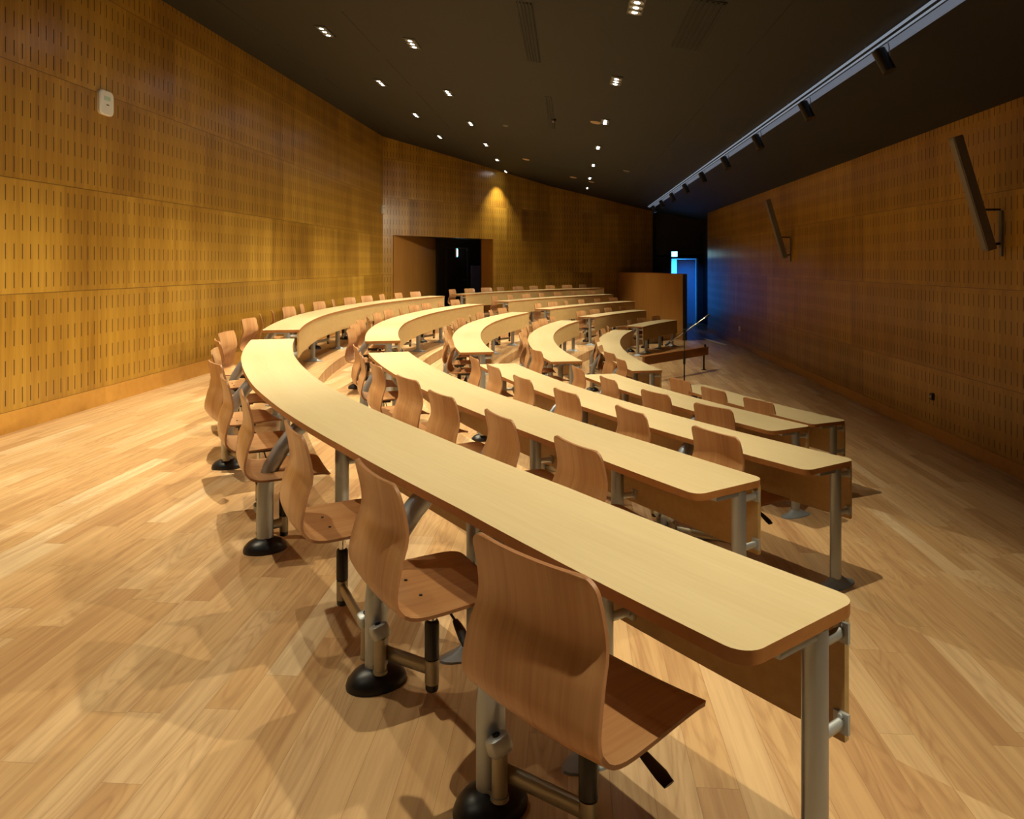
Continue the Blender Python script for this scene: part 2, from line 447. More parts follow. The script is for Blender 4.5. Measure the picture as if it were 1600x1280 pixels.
# lobby behind the wide opening in the back wall
def pt_on(t): return (W1[0]+dd[0]*t, W1[1]+dd[1]*t)
oa, ob = pt_on(OA), pt_on(OB)
nn = (-dd[1], dd[0])
b = MB()
def wallbox(b, p, q, z0, z1, th=.06):
    L = hypot(q[0]-p[0], q[1]-p[1]); b.box(((p[0]+q[0])/2, (p[1]+q[1])/2, (z0+z1)/2), (L, th, z1-z0), atan2(q[1]-p[1], q[0]-p[0]))
LB = (-2.62, 26.3); RB = (-.75, 28.2)
b = MB(); wallbox(b, (oa[0]-.02, oa[1]+.06), LB, 0, 2.9); struct(b.build('wall_lobby_left', MWOOD, smooth=False))
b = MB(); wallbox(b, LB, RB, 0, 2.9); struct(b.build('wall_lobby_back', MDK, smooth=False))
ob2 = (ob[0]+nn[0]*.55+.06, ob[1]+nn[1]*.55)
b = MB(); wallbox(b, (ob[0]+.04, ob[1]+.02), (ob[0]+nn[0]*.5+.04, ob[1]+nn[1]*.5+.02), 0, HEAD, .05); struct(b.build('trim_opening_right', MWOOD, smooth=False))
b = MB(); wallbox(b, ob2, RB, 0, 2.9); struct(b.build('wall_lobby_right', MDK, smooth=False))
b = MB(); lc = [(oa[0]-.1, oa[1]+.05), (ob[0]+nn[0]*.16+.05, ob[1]+nn[1]*.16+.05), (RB[0]+.2, RB[1]+.1), (LB[0]-.1, LB[1]+.1)]
b.add([(x, y, HEAD+.06) for x, y in lc]+[(x, y, HEAD+.2) for x, y in lc], [(0, 1, 2, 3), (7, 6, 5, 4), (0, 4, 5, 1), (1, 5, 6, 2), (2, 6, 7, 3), (3, 7, 4, 0)])
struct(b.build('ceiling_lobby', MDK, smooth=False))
# lobby door with frame, and a pale notice panel
dl = atan2(RB[1]-LB[1], RB[0]-LB[0]); u_ = (cos(dl), sin(dl)); m_ = (sin(dl), -cos(dl))
def lob(t, off=.05): return (LB[0]+u_[0]*t+m_[0]*off, LB[1]+u_[1]*t+m_[1]*off)
dr = empty('door_lobby', (*lob(.95, .06), 0), dl)
MB().box((0, 0, 1.02), (.9, .04, 2.04)).build('door_leaf', plain('dark brown door', (.03, .022, .02), .4), dr, bevel=.004)
MB().box((-.49, 0, 1.05), (.08, .06, 2.1)).box((.49, 0, 1.05), (.08, .06, 2.1)).box((0, 0, 2.12), (1.06, .06, .06)).build('door_frame', plain('dark frame paint', (.06, .05, .045), .5), dr, bevel=.004)
MB().tube([(.34, -.05, 1.0), (.34, -.06, 1.0), (.24, -.06, 1.0)], .012).build('door_handle', MMET, dr)
struct(dr)
o = MB().box((0, 0, .75), (.52, .03, 1.5)).build('notice_panel', plain('slate blue board', (.22, .25, .55), .5), None, loc=(*lob(1.84, .09), 0), rz=dl, bevel=.004)
tag(o, 'slate blue panel standing in the dark lobby beyond the wide opening', 'panel')
def exit_sign(loc, rz, w, h, label, depth=.05):
    e = empty('exit_sign', loc, rz)
    MB().box((0, 0, 0), (w, depth, h)).build('sign_case', MWHT, e, bevel=.004)
    f = MB().box((0, -depth/2-.004, 0), (w*.92, .006, h*.86)).build('sign_face', MSIGN, e)
    # running figure and doorway in white
    g = MB(); s = h*.8; y = -depth/2-.009
    g.box((w*.20, y, 0), (s*.42, .004, s*.86))
    g.lathe([(0.001, 0), (s*.08, 0), (s*.08, .004)], n=12, mat=Matrix.Translation((-w*.13, y, s*.32)) @ Matrix.Rotation(pi/2, 4, 'X'))
    g.tube([(-w*.14, y, s*.22), (-w*.19, y, -.02*s)], s*.06, .002, 8)
    g.tube([(-w*.19, y, -.02*s), (-w*.08, y, -s*.16), (-w*.10, y, -s*.38)], s*.045, .002, 8)
    g.tube([(-w*.19, y, -.02*s), (-w*.26, y, -s*.22), (-w*.36, y, -s*.3)], s*.045, .002, 8)
    g.tube([(-w*.14, y, s*.2), (-w*.04, y, s*.05)], s*.035, .002, 8)
    g.tube([(-w*.14, y, s*.2), (-w*.28, y, s*.1)], s*.035, .002, 8)
    g.build('pictogram', emis('sign pictogram', (.85, 1, 1), 6), f)
    tag(e, label, 'exit sign'); return e
exit_sign((*lob(.85, .14), 1.53+.42), dl+R_(35), .15, .32, 'small glowing blue exit sign in the dark lobby beyond the wide opening')

# blue lit doorway in the far dark wall
b = MB()
b.box(((DX0+DX1)/2, 31.2, 0), (1.9, .08, 5)); b.box((DX0-.45, 30.4, 0), (.08, 1.7, 5)); b.box((DX1+.45, 30.4, 0), (.08, 1.7, 5)); b.box((6.5, 30.4, DTOP+.1), (2, 1.8, .08))
struct(b.build('wall_vestibule', MWHT, smooth=False))
dr = empty('door_far', (DX1-.02, 29.52, FZ), R_(0))
MB().box((-.37, 0, 1.22), (.70, .045, 2.44)).build('door_leaf', MBLUE, dr, bevel=.004)
MB().tube([(-.62, -.03, 1.02), (-.62, -.07, 1.02), (-.52, -.07, 1.02)], .011).build('door_handle', MMET, dr)
struct(dr)
b = MB(); b.box((DX0-.03, 29.46, FZ+1.25), (.06, .12, 2.5)).box((DX1+.03, 29.46, FZ+1.25), (.06, .12, 2.5)).box(((DX0+DX1)/2, 29.46, DTOP+.03), (DX1-DX0+.12, .12, .06))
struct(b.build('trim_far_door', MDK, smooth=False))
exit_sign((6.16, 29.42, EYE+.41), 0, .24, .22, 'bright cyan exit sign above the blue lit door at the far end')
def lamp(kind, name, loc, col, energy, rot=(0, 0, 0), size=.05, parent=None, cone=90, blend=.6, sy=None):
    d = bpy.data.lights.new(name, kind); d.color = col; d.energy = energy
    if kind == 'SPOT': d.spot_size = R_(cone); d.spot_blend = blend; d.shadow_soft_size = size
    elif kind == 'POINT': d.shadow_soft_size = size
    elif kind == 'AREA':
        d.size = size
        if sy: d.shape = 'RECTANGLE'; d.size_y = sy
    o = bpy.data.objects.new(name, d); COL.objects.link(o); o.location = loc; o.rotation_euler = rot
    if parent: o.parent = parent
    return o
lamp('AREA', 'blue doorway light', (6.5, 30.9, .6), (.02, .25, 1), 60, (pi/2+R_(4), 0, R_(0)), .8, sy=2.0)
_p = Vector((6.25, 26.9, 2.6)); lamp('SPOT', 'added blue door fill', _p, (.01, .22, 1), 260, (Vector((6.72, 29.5, .55))-_p).to_track_quat('-Z', 'Y').to_euler(), .06, None, 42, 1.0)  # added unseen lamp that washes the far door leaf blue

# ------------------------------------------------------------------ partition, rails and stage things
pa, pb = (5.16, 22.9), (3.9, 29.0)
L = hypot(pb[0]-pa[0], pb[1]-pa[1]); an = atan2(pb[1]-pa[1], pb[0]-pa[0])
part = empty('partition', (*pa, FZ), an)
MB().box((L/2, .06, .975), (L, .12, 1.95)).build('partition_panel', MWOOD, part, smooth=False)
MB().box((L/2, .06, 1.962), (L+.02, .14, .024)).build('capping', MEDGE, part, bevel=.004)
MB().box((-.011, .06, .975), (.02, .13, 1.95)).build('end_post', MDK, part)
tag(part, 'plain veneered half-height partition wall beside the ends of the far block', 'partition')

def bench():
    x0, y0, x1, y1 = 2.5, 14.75, 4.16, 16.5
    L = hypot(x1-x0, y1-y0); an = atan2(y1-y0, x1-x0)
    e = empty('low_barrier', ((x0+x1)/2, (y0+y1)/2, FZ), an)
    MB().box((0, 0, .40), (L, .05, .16)).build('rail_board', MBENCH, e, bevel=.004)
    MB().box((0, .02, .488), (L, .12, .018)).build('rail_top', MEDGE, e, bevel=.003)
    for sx in (-1, 1):
        MB().tube([(sx*(L/2-.07), .045, 0), (sx*(L/2-.07), .045, .48)], .018).lathe([(.05, 0), (.05, .008), (.02, .014), (.001, .014)], (sx*(L/2-.07), .045, 0)).build('leg', MBLK, e)
    MB().lathe([(.001, 0), (.022, 0), (.022, .05), (.001, .052)], (L/2-.10, 0, .497), 12).build('knob', MBLK, e)
    tag(e, 'low dark red wooden barrier board on thin black legs beside the microphone stand', 'barrier')
bench()
def mic_stand():
    e = empty('microphone_stand', (2.69, 12.1, FZ), 0)
    MB().tube([(0, 0, .02), (0, 0, .72)], .011).build('pole', MBLK, e)
    MB().tube([(0, 0, .72), (0, 0, 1.2)], .007).build('inner_pole', MBLK, e)
    MB().lathe([(.016, .68), (.02, .7), (.02, .76), (.014, .78)], n=14).build('height_clutch', MBLK, e)
    for k in range(3):
        a = k*2*pi/3+.5
        MB().tube([(0, 0, .14), (.28*cos(a), .28*sin(a), .012)], .009).build('leg', MBLK, e)
    MB().box((0, 0, 1.2), (.055, .05, .06)).build('boom_clamp', MBLK, e, bevel=.008)
    MB().tube([(-.26, .0, 1.0), (.34, 0, 1.42)], .008).build('boom', MCHR, e)
    MB().tube([(-.30, 0, .975), (-.22, 0, 1.03)], .02).build('counterweight', MBLK, e)
    mm = MB().tube([(.32, 0, 1.405), (.36, 0, 1.435), (.40, 0, 1.46)], [.014, .018, .012]).build('microphone', MBLK, e)
    tag(e, 'thin black microphone stand with shiny slanted boom on the stage floor', 'microphone stand')
mic_stand()
o = MB().box((0, 0, .012), (.07, 2.45, .024)).build('floor_strip', MWHT, None, loc=(5.83, 22.7, FZ), rz=R_(4.9), bevel=.004)
tag(o, 'thin pale metal strip on the floor beside the partition', 'floor strip')

# ------------------------------------------------------------------ wall fittings
def on_wall(side, x_px):                       # plan point on a long wall seen at a given bearing
    k = (x_px-800)/1211
    xp = WL if side == 'l' else WR
    Y = xp/(k*cos(TH)-sin(TH)); return (k*Y, Y)
def wall_box(name, side, xpx, z, w, h, d, mat, label, cat, detail=None):
    x, y = on_wall(side, xpx)
    rz = (-pi/2-TH+pi) if side == 'l' else (-pi/2-TH)
    # local -Y faces the room
    rz = pi/2-TH if side == 'l' else -pi/2-TH
    e = empty(name, (x, y, z), rz)
    pts = []
    r = min(w, h)*.22
    for cx, cz, a0 in ((w/2-r, h/2-r, 0), (-w/2+r, h/2-r, 90), (-w/2+r, -h/2+r, 180), (w/2-r, -h/2+r, 270)):
        for i in range(6): q = R_(a0+i*18); pts.append((cx+r*cos(q), cz+r*sin(q)))
    n = len(pts); b = MB()
    b.add([(p[0], 0, p[1]) for p in pts]+[(p[0], -d*.8, p[1]) for p in pts]+[(p[0]*.9, -d, p[1]*.93) for p in pts],
          [(i, (i+1) % n, n+(i+1) % n, n+i) for i in range(n)]+[(n+i, n+(i+1) % n, 2*n+(i+1) % n, 2*n+i) for i in range(n)]+[tuple(range(2*n, 3*n))])
    b.build('cover', mat, e)
    if detail: detail(e, w, h, d)
    tag(e, label, cat); return e
def det(e, w, h, d):
    MB().box((.0, -d-.001, h*.18), (w*.42, .004, h*.16)).build('display', plain('pale green display', (.45, .62, .56), .3), e)
    MB().box((w*.02, -d-.002, -h*.08), (w*.16, .006, h*.035)).build('slot', MBLK, e)
wall_box('wall_monitor', 'l', 161, EYE+(414-161)*8.51/1211, .26, .27, .05, MWHT, 'white rounded wall unit high on the left wall', 'wall unit', det)
wall_box('wall_sounder', 'l', 596, EYE+(414-327)*21.2/1211, .22, .24, .07, MWHT, 'small white box on the left wall just before the wide opening', 'wall unit',
         lambda e, w, h, d: MB().box((0, -d-.001, h*.2), (w*.3, .004, h*.1)).build('slot', MBLK, e))
wall_box('wall_socket', 'r', 1458, EYE-(625-414)*9.79/1211, .07, .09, .03, MBLK, 'small dark socket low on the right wall', 'socket',
         lambda e, w, h, d: MB().lathe([(.001, 0), (.018, 0), (.018, .006), (.001, .006)], n=12, mat=Matrix.Translation((0, -d, 0)) @ Matrix.Rotation(pi/2, 4, 'X')).build('jack', MCHR, e))
wall_box('wall_socket', 'r', 1156, EYE-(515-414)*21.0/1211, .09, .12, .03, MWHT, 'tiny white socket near the far end of the right wall', 'socket',
         lambda e, w, h, d: MB().box((0, -d, 0), (.03, .004, .05)).build('jack', MBLK, e))

def column_speaker(xpx_bottom, zb, label):
    x, y = on_wall('r', xpx_bottom)
    e = empty('column_speaker', (x, y, zb), -pi/2-TH)       # local -Y = into the room
    Lh, lean = 1.24, .36
    t = atan2(lean, Lh); ll = hypot(lean, Lh)
    m = Matrix.Translation((0, -.13, -.02)) @ Matrix.Rotation(t, 4, 'X')
    MB().box((0, 0, ll/2), (.13, .10, ll), mat=m).build('cabinet', MGRY, e, bevel=.008)
    g = MB().box((0, -.052, ll/2), (.105, .008, ll-.05), mat=m)
    g.build('grille', plain('taupe speaker grille', (.21, .185, .16), .6), e)
    MB().box((0, -.012, .16), (.05, .024, .5)).build('wall_bracket', MGRY, e, bevel=.004)
    MB().tube([(0, -.02, .42), (0, -.22, .42)], .012).build('bracket_arm', MBLK, e)
    MB().tube([(0, -.02, .05), (0, -.12, .04)], .014).build('bracket_arm', MBLK, e)
    tag(e, label, 'speaker', 'column speakers on the right wall')
column_speaker(1566, EYE+26*8.5/1211, 'nearer and larger looking grey column speaker tilted off the right wall')
column_speaker(1236, EYE+12*16.6/1211, 'farther grey column speaker tilted off the right wall')

# ------------------------------------------------------------------ ceiling lamps and details
TILT = math.atan(.18)
ordn = 'first second third fourth fifth sixth seventh eighth ninth tenth eleventh twelfth'.split()
def ceil_rot(xp): return TILT if xp > TRK else math.atan(.185)
fix_proto = None
for rname, xp, y0, n, watts in LAMP_ROWS:
    vis = 0
    for k in range(n):
        yp = y0+3.0*k; p = P(xp, yp); z = zc(*p)
        y_px = 414-1211*(z-EYE)/max(p[1], .1)
        visible = p[1] > 0 and y_px > -12
        if p[1] > 0 and fix_proto is None:
            e = bpy.data.objects.new('downlight', None); COL.objects.link(e); e.empty_display_size = .1
            MB().box((0, 0, -.006), (.15, .46, .012)).build('trim_plate', MBLK, e, bevel=.002)
            for j in (-1, 0, 1):
                MB().lathe([(.062, -.020), (.066, -.010), (.052, -.010), (.052, -.012)], (0, j*.14, 0), 18).build('lamp_ring', MMET, e)
                MB().lathe([(.001, -.022), (.052, -.018), (.052, -.012), (.001, -.012)], (0, j*.14, 0), 18).build('lamp_lens', MLENS, e)
            fix_proto = e; r = e
        elif p[1] > 0:
            r = fix_proto.copy(); COL.objects.link(r)
            for ch in fix_proto.children:
                if ch.type != 'MESH': continue
                c = ch.copy(); COL.objects.link(c); c.parent = r
        else:
            r = None
        if r:
            r.location = (*p, z); r.rotation_euler = (0, ceil_rot(xp), -TH)
            if visible:
                vis += 1
                tag(r, f'lit recessed ceiling lamp, {ordn[vis-1]} from the camera in the {rname} of three rows', 'ceiling lamp', f'lamps in the {rname} row of the ceiling')
            else:
                tag(r, f'recessed ceiling lamp of the {rname} row overhead beyond the top of view', 'ceiling lamp', f'lamps overhead of the {rname} row')
        w_ = 0 if rname == 'right' and yp < 0 else watts*((.62 if yp < 2 else (.85 if yp < 5 else .95)) if rname == 'right' else (.10 if yp < 2 else (.40 if yp < 5 else 1.1)))
        if w_: lamp('SPOT', 'downlight beam', (p[0], p[1], z-.05), LAMP, w_, (0, 0, -TH), .025, None, 90 if rname == 'right' else 86, .9)

# ceiling slot with track; rails and cove face carry a painted glow
ya, yb = 1.0, 27.6
pa_, pb_ = P(TRK, ya), P(TRK, yb); za, zb_ = zc(*pa_), zc(*pb_)
mid = P(TRK, (ya+yb)/2); Lt = yb-ya
e = empty('light_track', (*mid, zc(*mid)), -TH)
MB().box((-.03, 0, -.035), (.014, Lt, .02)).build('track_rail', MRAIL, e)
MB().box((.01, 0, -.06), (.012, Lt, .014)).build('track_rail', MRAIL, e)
MB().box((.12, 0, -.045), (.03, Lt, .085)).build('cove_glow_face', MCOVE, e)
for k in range(10):
    MB().tube([(-.03, -Lt/2+1.4+k*2.6, .0), (-.03, -Lt/2+1.4+k*2.6, -.035)], .006, n=8).build('hanger', MMET, e)
tag(e, 'long bluish light track running along the black ceiling', 'light track')
for i, yp in enumerate([7.3, 9.6, 12.0, 14.4, 16.8, 19.2, 21.6, 24.0, 26.2]):
    p = P(TRK, yp); s = empty('track_spotlight', (p[0], p[1], zc(*p)-.07), -TH)
    m = Matrix.Translation((.02, 0, -.15)) @ Matrix.Rotation(R_(-20), 4, 'Y') @ Matrix.Rotation(R_(-16), 4, 'X') @ Matrix.Scale(1.2, 4)
    MB().lathe([(.045, -.10), (.05, -.10), (.05, .09), (.03, .105), (.001, .105)], n=20, mat=m).build('lamp_housing', MBLK, s)
    MB().lathe([(.001, -.094), (.044, -.094), (.044, -.088), (.001, -.088)], n=20, mat=m).build('lamp_lens', MLENS2, s)
    MB().tube([(.06, .02, .03), (.075, .02, -.02), (.07, .0, -.14)], .006, n=8).build('yoke', MMET, s)
    tag(s, f'small black cylinder spotlight on the ceiling track, {ordn[i]} from the camera', 'spotlight', 'spotlights along the ceiling track')
for yp, wt in TRACK_KEYS:
    p = Vector((*P(TRK-.05, yp), 0)); p.z = zc(p.x, p.y)-.30
    tgt = Vector((*P(-2.4, yp+.4), .2))
    lamp('SPOT', 'track beam', p, LAMP, wt, (tgt-p).to_track_quat('-Z', 'Y').to_euler(), .03, None, 80, 1.0)
# small ceiling discs and slots seen between the lamps
def from_px(x, y):                             # ceiling point on a bearing
    kx, ky = (x-800)/1211, (414-y)/1211
    lo, hi = 1, 60
    for _ in range(50):
        m_ = (lo+hi)/2
        if EYE+ky*m_ > zc(kx*m_, m_): hi = m_
        else: lo = m_
    return (kx*lo, lo)
for x, y, r, lab in ((931, 191, .10, 'pale round ceiling disc beside the bright lamp of the right row'), (822, 249, .10, 'pale round ceiling disc near the end of the middle row'),
                  (896, 277, .11, 'pale round ceiling disc left of the far lamps'), (924, 284, .09, 'small pale ceiling disc touching the far lamps'),
                  (979, 267, .09, 'dark round ceiling disc right of the far lamps'), (790, 196, .06, 'tiny dim ceiling disc among the middle lamps')):
    p = from_px(x, y); z = zc(*p)
    o = MB().lathe([(.001, -.02), (r*.8, -.02), (r, -.006), (r, 0), (.001, 0)], n=20).build('ceiling_disc', MDIFF if 'pale' in lab else MGRY, None, loc=(*p, z+.003))
    o.rotation_euler = (0, TILT, 0); tag(o, lab, 'ceiling disc')
p = from_px(865, 186); o = empty('ceiling_camera', (*p, zc(*p)))
MB().lathe([(.05, 0), (.05, -.02), (.001, -.02)], n=16).build('mount', MBLK, o)
MB().lathe([(.04, -.02), (.038, -.045), (.02, -.065), (.001, -.068)], n=16).build('dome', plain('smoked dome', (.12, .09, .14), .15), o)
tag(o, 'small dark dome sensor on the black ceiling left of the lamp row', 'dome sensor')
def vent(x0, y0, x1, y1, slats, w, label):
    a, c = from_px(x0, y0), from_px(x1, y1); m2 = ((a[0]+c[0])/2, (a[1]+c[1])/2)
    L = hypot(c[0]-a[0], c[1]-a[1]); e = empty('ceiling_vent', (*m2, zc(*m2)-.001)); e.rotation_euler = (0, math.atan(.185), -TH)
    MB().box((0, 0, -.004), (w, L, .008)).build('frame', MGROOVE, e)
    for i in range(slats):
        MB().box((-w/2+w*(i+.5)/slats, 0, -.012), (w/slats*.35, L-.04, .01)).build('slat', MCEIL, e)
    tag(e, label, 'ceiling vent')
vent(812, 2, 838, 95, 5, .18, 'dark slotted air vent in the ceiling near the top centre')
vent(1108, 0, 1072, 75, 6, .30, 'dark slotted air vent in the ceiling right of the top lamp')
vent(852, 150, 866, 200, 3, .12, 'short narrow dark ceiling vent beside the dome sensor')
for j, xx in enumerate((-4.2, -2.6, 1.9)):     # grooves between ceiling boards
    b = MB()
    for i in range(13):
        q0, q1 = P(xx, i*2.2), P(xx, i*2.2+1.75)
        b.tube([(*q0, zc(*q0)-.001), (*q1, zc(*q1)-.001)], .010 if j else .016, .003, 6)
    struct(b.build(f'trim_{j+1}', MGROOVE, smooth=False))

# ------------------------------------------------------------------ the chair
def catmull(pts, n):
    out = []
    P_ = [pts[0]]+pts+[pts[-1]]
    for i in range(1, len(P_)-2):
        p0, p1, p2, p3 = P_[i-1:i+3]
        for j in range(n):
            t = j/n
            out.append(tuple(.5*((2*p1[k])+(-p0[k]+p2[k])*t+(2*p0[k]-5*p1[k]+4*p2[k]-p3[k])*t*t+(-p0[k]+3*p1[k]-3*p2[k]+p3[k])*t**3) for k in range(len(p1))))
    out.append(pts[-1]); return out
def shell_mesh():
    # b (backwards), z, half width, forward curl of the edges
    prof = [(-.218, .402, .214, 0), (-.203, .413, .218, 0), (-.155, .421, .224, .0), (-.05, .418, .230, .0), (.05, .414, .236, .0), (.13, .412, .240, .002),
            (.182, .421, .241, .005), (.217, .448, .241, .010), (.237, .495, .240, .017), (.235, .555, .237, .024), (.226, .615, .232, .030), (.204, .675, .225, .028),
            (.206, .745, .222, .022), (.222, .838, .218, .014)]
    pr = catmull(prof, 5)
    # arc length
    s = [0]
    for a, c in zip(pr, pr[1:]): s.append(s[-1]+hypot(c[0]-a[0], c[1]-a[1]))
    tot = s[-1]
    def at(q):
        for i in range(len(s)-1):
            if q <= s[i+1]:
                t = (q-s[i])/(s[i+1]-s[i] or 1); return [pr[i][k]+(pr[i+1][k]-pr[i][k])*t for k in range(4)]
        return list(pr[-1])
    rc = .032; rt = .040
    qs = [rc*(1-cos(pi/2*i/6)) for i in range(6)]+[rc+(tot-rc-rt)*i/34 for i in range(35)]+[tot-rt*(1-cos(pi/2*(5-i)/6)) for i in range(6)]
    nx = 14; th = .0055
    rows = []
    for q in qs:
        bb, z, w, curl = at(q); b1, z1 = at(min(q+.004, tot))[:2]; b0, z0 = at(max(q-.004, 0))[:2]
        tx, tz = b1-b0, z1-z0; l = hypot(tx, tz); nb, nz = -tz/l, tx/l     # normal to the sitting side
        if q < rc: w = w-rc+sqrt(max(rc*rc-(rc-q)**2, 0))
        if q > tot-rt: d = tot-q; w = w-rt+sqrt(max(rt*rt-(rt-d)**2, 0))
        row = []
        for i in range(nx+1):
            f = -1+2*i/nx; c = curl*(abs(f)**2.2); dish = .006*f*f if z < .45 else 0
            row.append((f*w, bb+nb*c, z+nz*c+dish, nb, nz, q))
        rows.append(row)
    vs = []; uv = []
    for sgn in (1, -1):
        for row in rows:
            for x, y, z, nb, nz, q in row:
                vs.append((x, y+nb*th*sgn, z+nz*th*sgn)); uv.append((x, q))
    nr = len(rows); k = nx+1; off = nr*k
    fs = []; mi = []
    for i in range(nr-1):
        for j in range(nx):
            a = i*k+j; fs.append((a, a+1, a+k+1, a+k)); fs.append((off+a, off+a+k, off+a+k+1, off+a+1)); mi += [0, 0]
    for i in range(nr-1):
        for j in (0, nx):
            a = i*k+j; fs.append((a, a+k, off+a+k, off+a)); mi.append(1)
    for j in range(nx):
        for i in (0, nr-1):
            a = i*k+j; fs.append((a, off+a, off+a+1, a+1)); mi.append(1)
    b = MB(); b.add(vs, fs); b.m = mi
    return b, uv
def chair_proto():
    e = empty('lecture_chair', (0, 0, 0))
    b, uv = shell_mesh(); sh = b.build('shell', [MS, MPLY], e, uvs=uv, angle=50)
    for x in (-.07, .07):
        for y in (-.06, .07):
            MB().lathe([(.006, .0185), (.006, .0215), (.001, .022)], (x, y, .401), 10).build('screw', MBLK, sh)
    MB().box((0, .0, .396), (.20, .20, .014)).box((0, 0, .378), (.09, .14, .03)).build('seat_plate', MBLK, e, bevel=.004)
    MB().tube([(0, 0, .26), (0, 0, .385)], .0145, n=16).build('stem', MCHR, e)
    MB().lathe([(.020, .160), (.0255, .163), (.0255, .285), (.022, .292), (.001, .293)], n=20).build('sleeve', MBLK, e)
    so = MB().lathe([(.020, .072), (.0245, .075), (.0245, .158), (.001, .160)], n=20).build('socket_tube', MBEI, e)
    MB().lathe([(.001, .048), (.020, .050), (.023, .056), (.023, .074), (.001, .074)], n=20).build('end_cap', MBLK, so)
    lv = MB().tube([(-.04, -.02, .372), (-.12, -.022, .352), (-.15, -.023, .343)], .0045, n=10).build('lever', MBLK, e)
    g = MB().tube([(-.145, -.023, .345), (-.165, -.023, .338), (-.215, -.024, .315), (-.238, -.024, .303)], [.010, .015, .021, .018], [.007, .008, .009, .007], n=14, side=(0, 1, 0))
    g.build('lever_grip', MBLK, lv)
    a = MB().tube([(.03, 0, .125), (.5, 0, .125), (.97, 0, .125)], .0165, .026, n=16, side=(0, 1, 0)).build('swing_arm', MBEI, e)
    return e
PROTO = chair_proto()
PLAIN = [c for c in PROTO.children]
first_used = [False]
def place_chair(loc, rz, target, label, group):
    """copy of the chair; the swing arm reaches to the post at target"""
    if not first_used[0]: root = PROTO; kids = list(PROTO.children); first_used[0] = True
    else:
        root = PROTO.copy(); COL.objects.link(root); kids = []
        for ch in PLAIN:
            c = ch.copy(); COL.objects.link(c); c.parent = root; kids.append(c)
            for g in ch.children:
                d = g.copy(); COL.objects.link(d); d.parent = c
    root.location = loc; root.rotation_euler = (0, 0, rz)
    for c in kids:
        if c.name.startswith('swing_arm'):
            dx, dy = target[0]-loc[0], target[1]-loc[1]
            c.scale = (hypot(dx, dy), 1, 1); c.rotation_euler = (0, 0, atan2(dy, dx)-rz)
    tag(root, label, 'chair', group)
    return root

# ------------------------------------------------------------------ the curved desks
def arc_mesh(row, a0, a1, r_in_off, r_out_off, z0, z1, org, corner=0.0, top_mats=True, corner2=None):
    """closed arc slab; offsets measured inwards from the row's outer edge"""
    n = max(6, int((a1-a0)/.55)); pts = []
    def corner_pts(a_end, sgn, r_side, inner):
        # rounded corner: returns list of (r_off, da) where da is the distance in from the end
        out = []
        for i in range(6):
            q = pi/2*i/5
            out.append((corner*(1-sin(q)), corner*(1-cos(q))))
        return out
    outer = [(r_out_off, a0+(a1-a0)*i/n) for i in range(n+1)]
    inner = [(r_in_off, a1-(a1-a0)*i/n) for i in range(n+1)]
    Rm = ROW_R[row]; da = lambda m: math.degrees(m/Rm)
    loop = []
    c = corner
    if c:
        # start at outer near end
        for i in range(7):
            q = pi/2*i/6; loop.append((r_out_off+c*(1-sin(q)), a0+da(c*(1-cos(q)))))
        c0 = c; c = corner2 if corner2 else c
        loop += [(r_out_off, a0+da(c0)+(a1-a0-da(c0)-da(c))*i/n) for i in range(1, n)]
        for i in range(7):
            q = pi/2*(1-i/6); loop.append((r_out_off+c*(1-sin(q)), a1-da(c*(1-cos(q)))))
        for i in range(7):
            q = pi/2*i/6; loop.append((r_in_off-c*(1-sin(q)), a1-da(c*(1-cos(q)))))
        loop += [(r_in_off, a1-da(c)-(a1-a0-da(c0)-da(c))*i/n) for i in range(1, n)]
        c = c0
        for i in range(7):
            q = pi/2*(1-i/6); loop.append((r_in_off-c*(1-sin(q)), a0+da(c*(1-cos(q)))))
    else: loop = outer+inner
    vs = []; uvs = []
    for z in (z0, z1):
        for off, a in loop:
            x, y = pol(rad(row, a)-off, a); vs.append((x-org[0], y-org[1], z)); uvs.append((R_(a)*Rm, off+row*3.1))
    k = len(loop)
    b = MB(); b.v = vs
    h = k//2
    b.f = [(i, (i+1) % k, k+(i+1) % k, k+i) for i in range(k)]; b.m = [1]*k
    # strip caps between the outer and inner halves
    for i in range(h-1):
        j = k-1-i
        b.f.append((k+i, k+i+1, k+j-1, k+j)); b.m.append(0)
        b.f.append((i, j, j-1, i+1)); b.m.append(1 if top_mats else 0)
    if not top_mats: b.m = [0]*len(b.m)
    return b, uvs

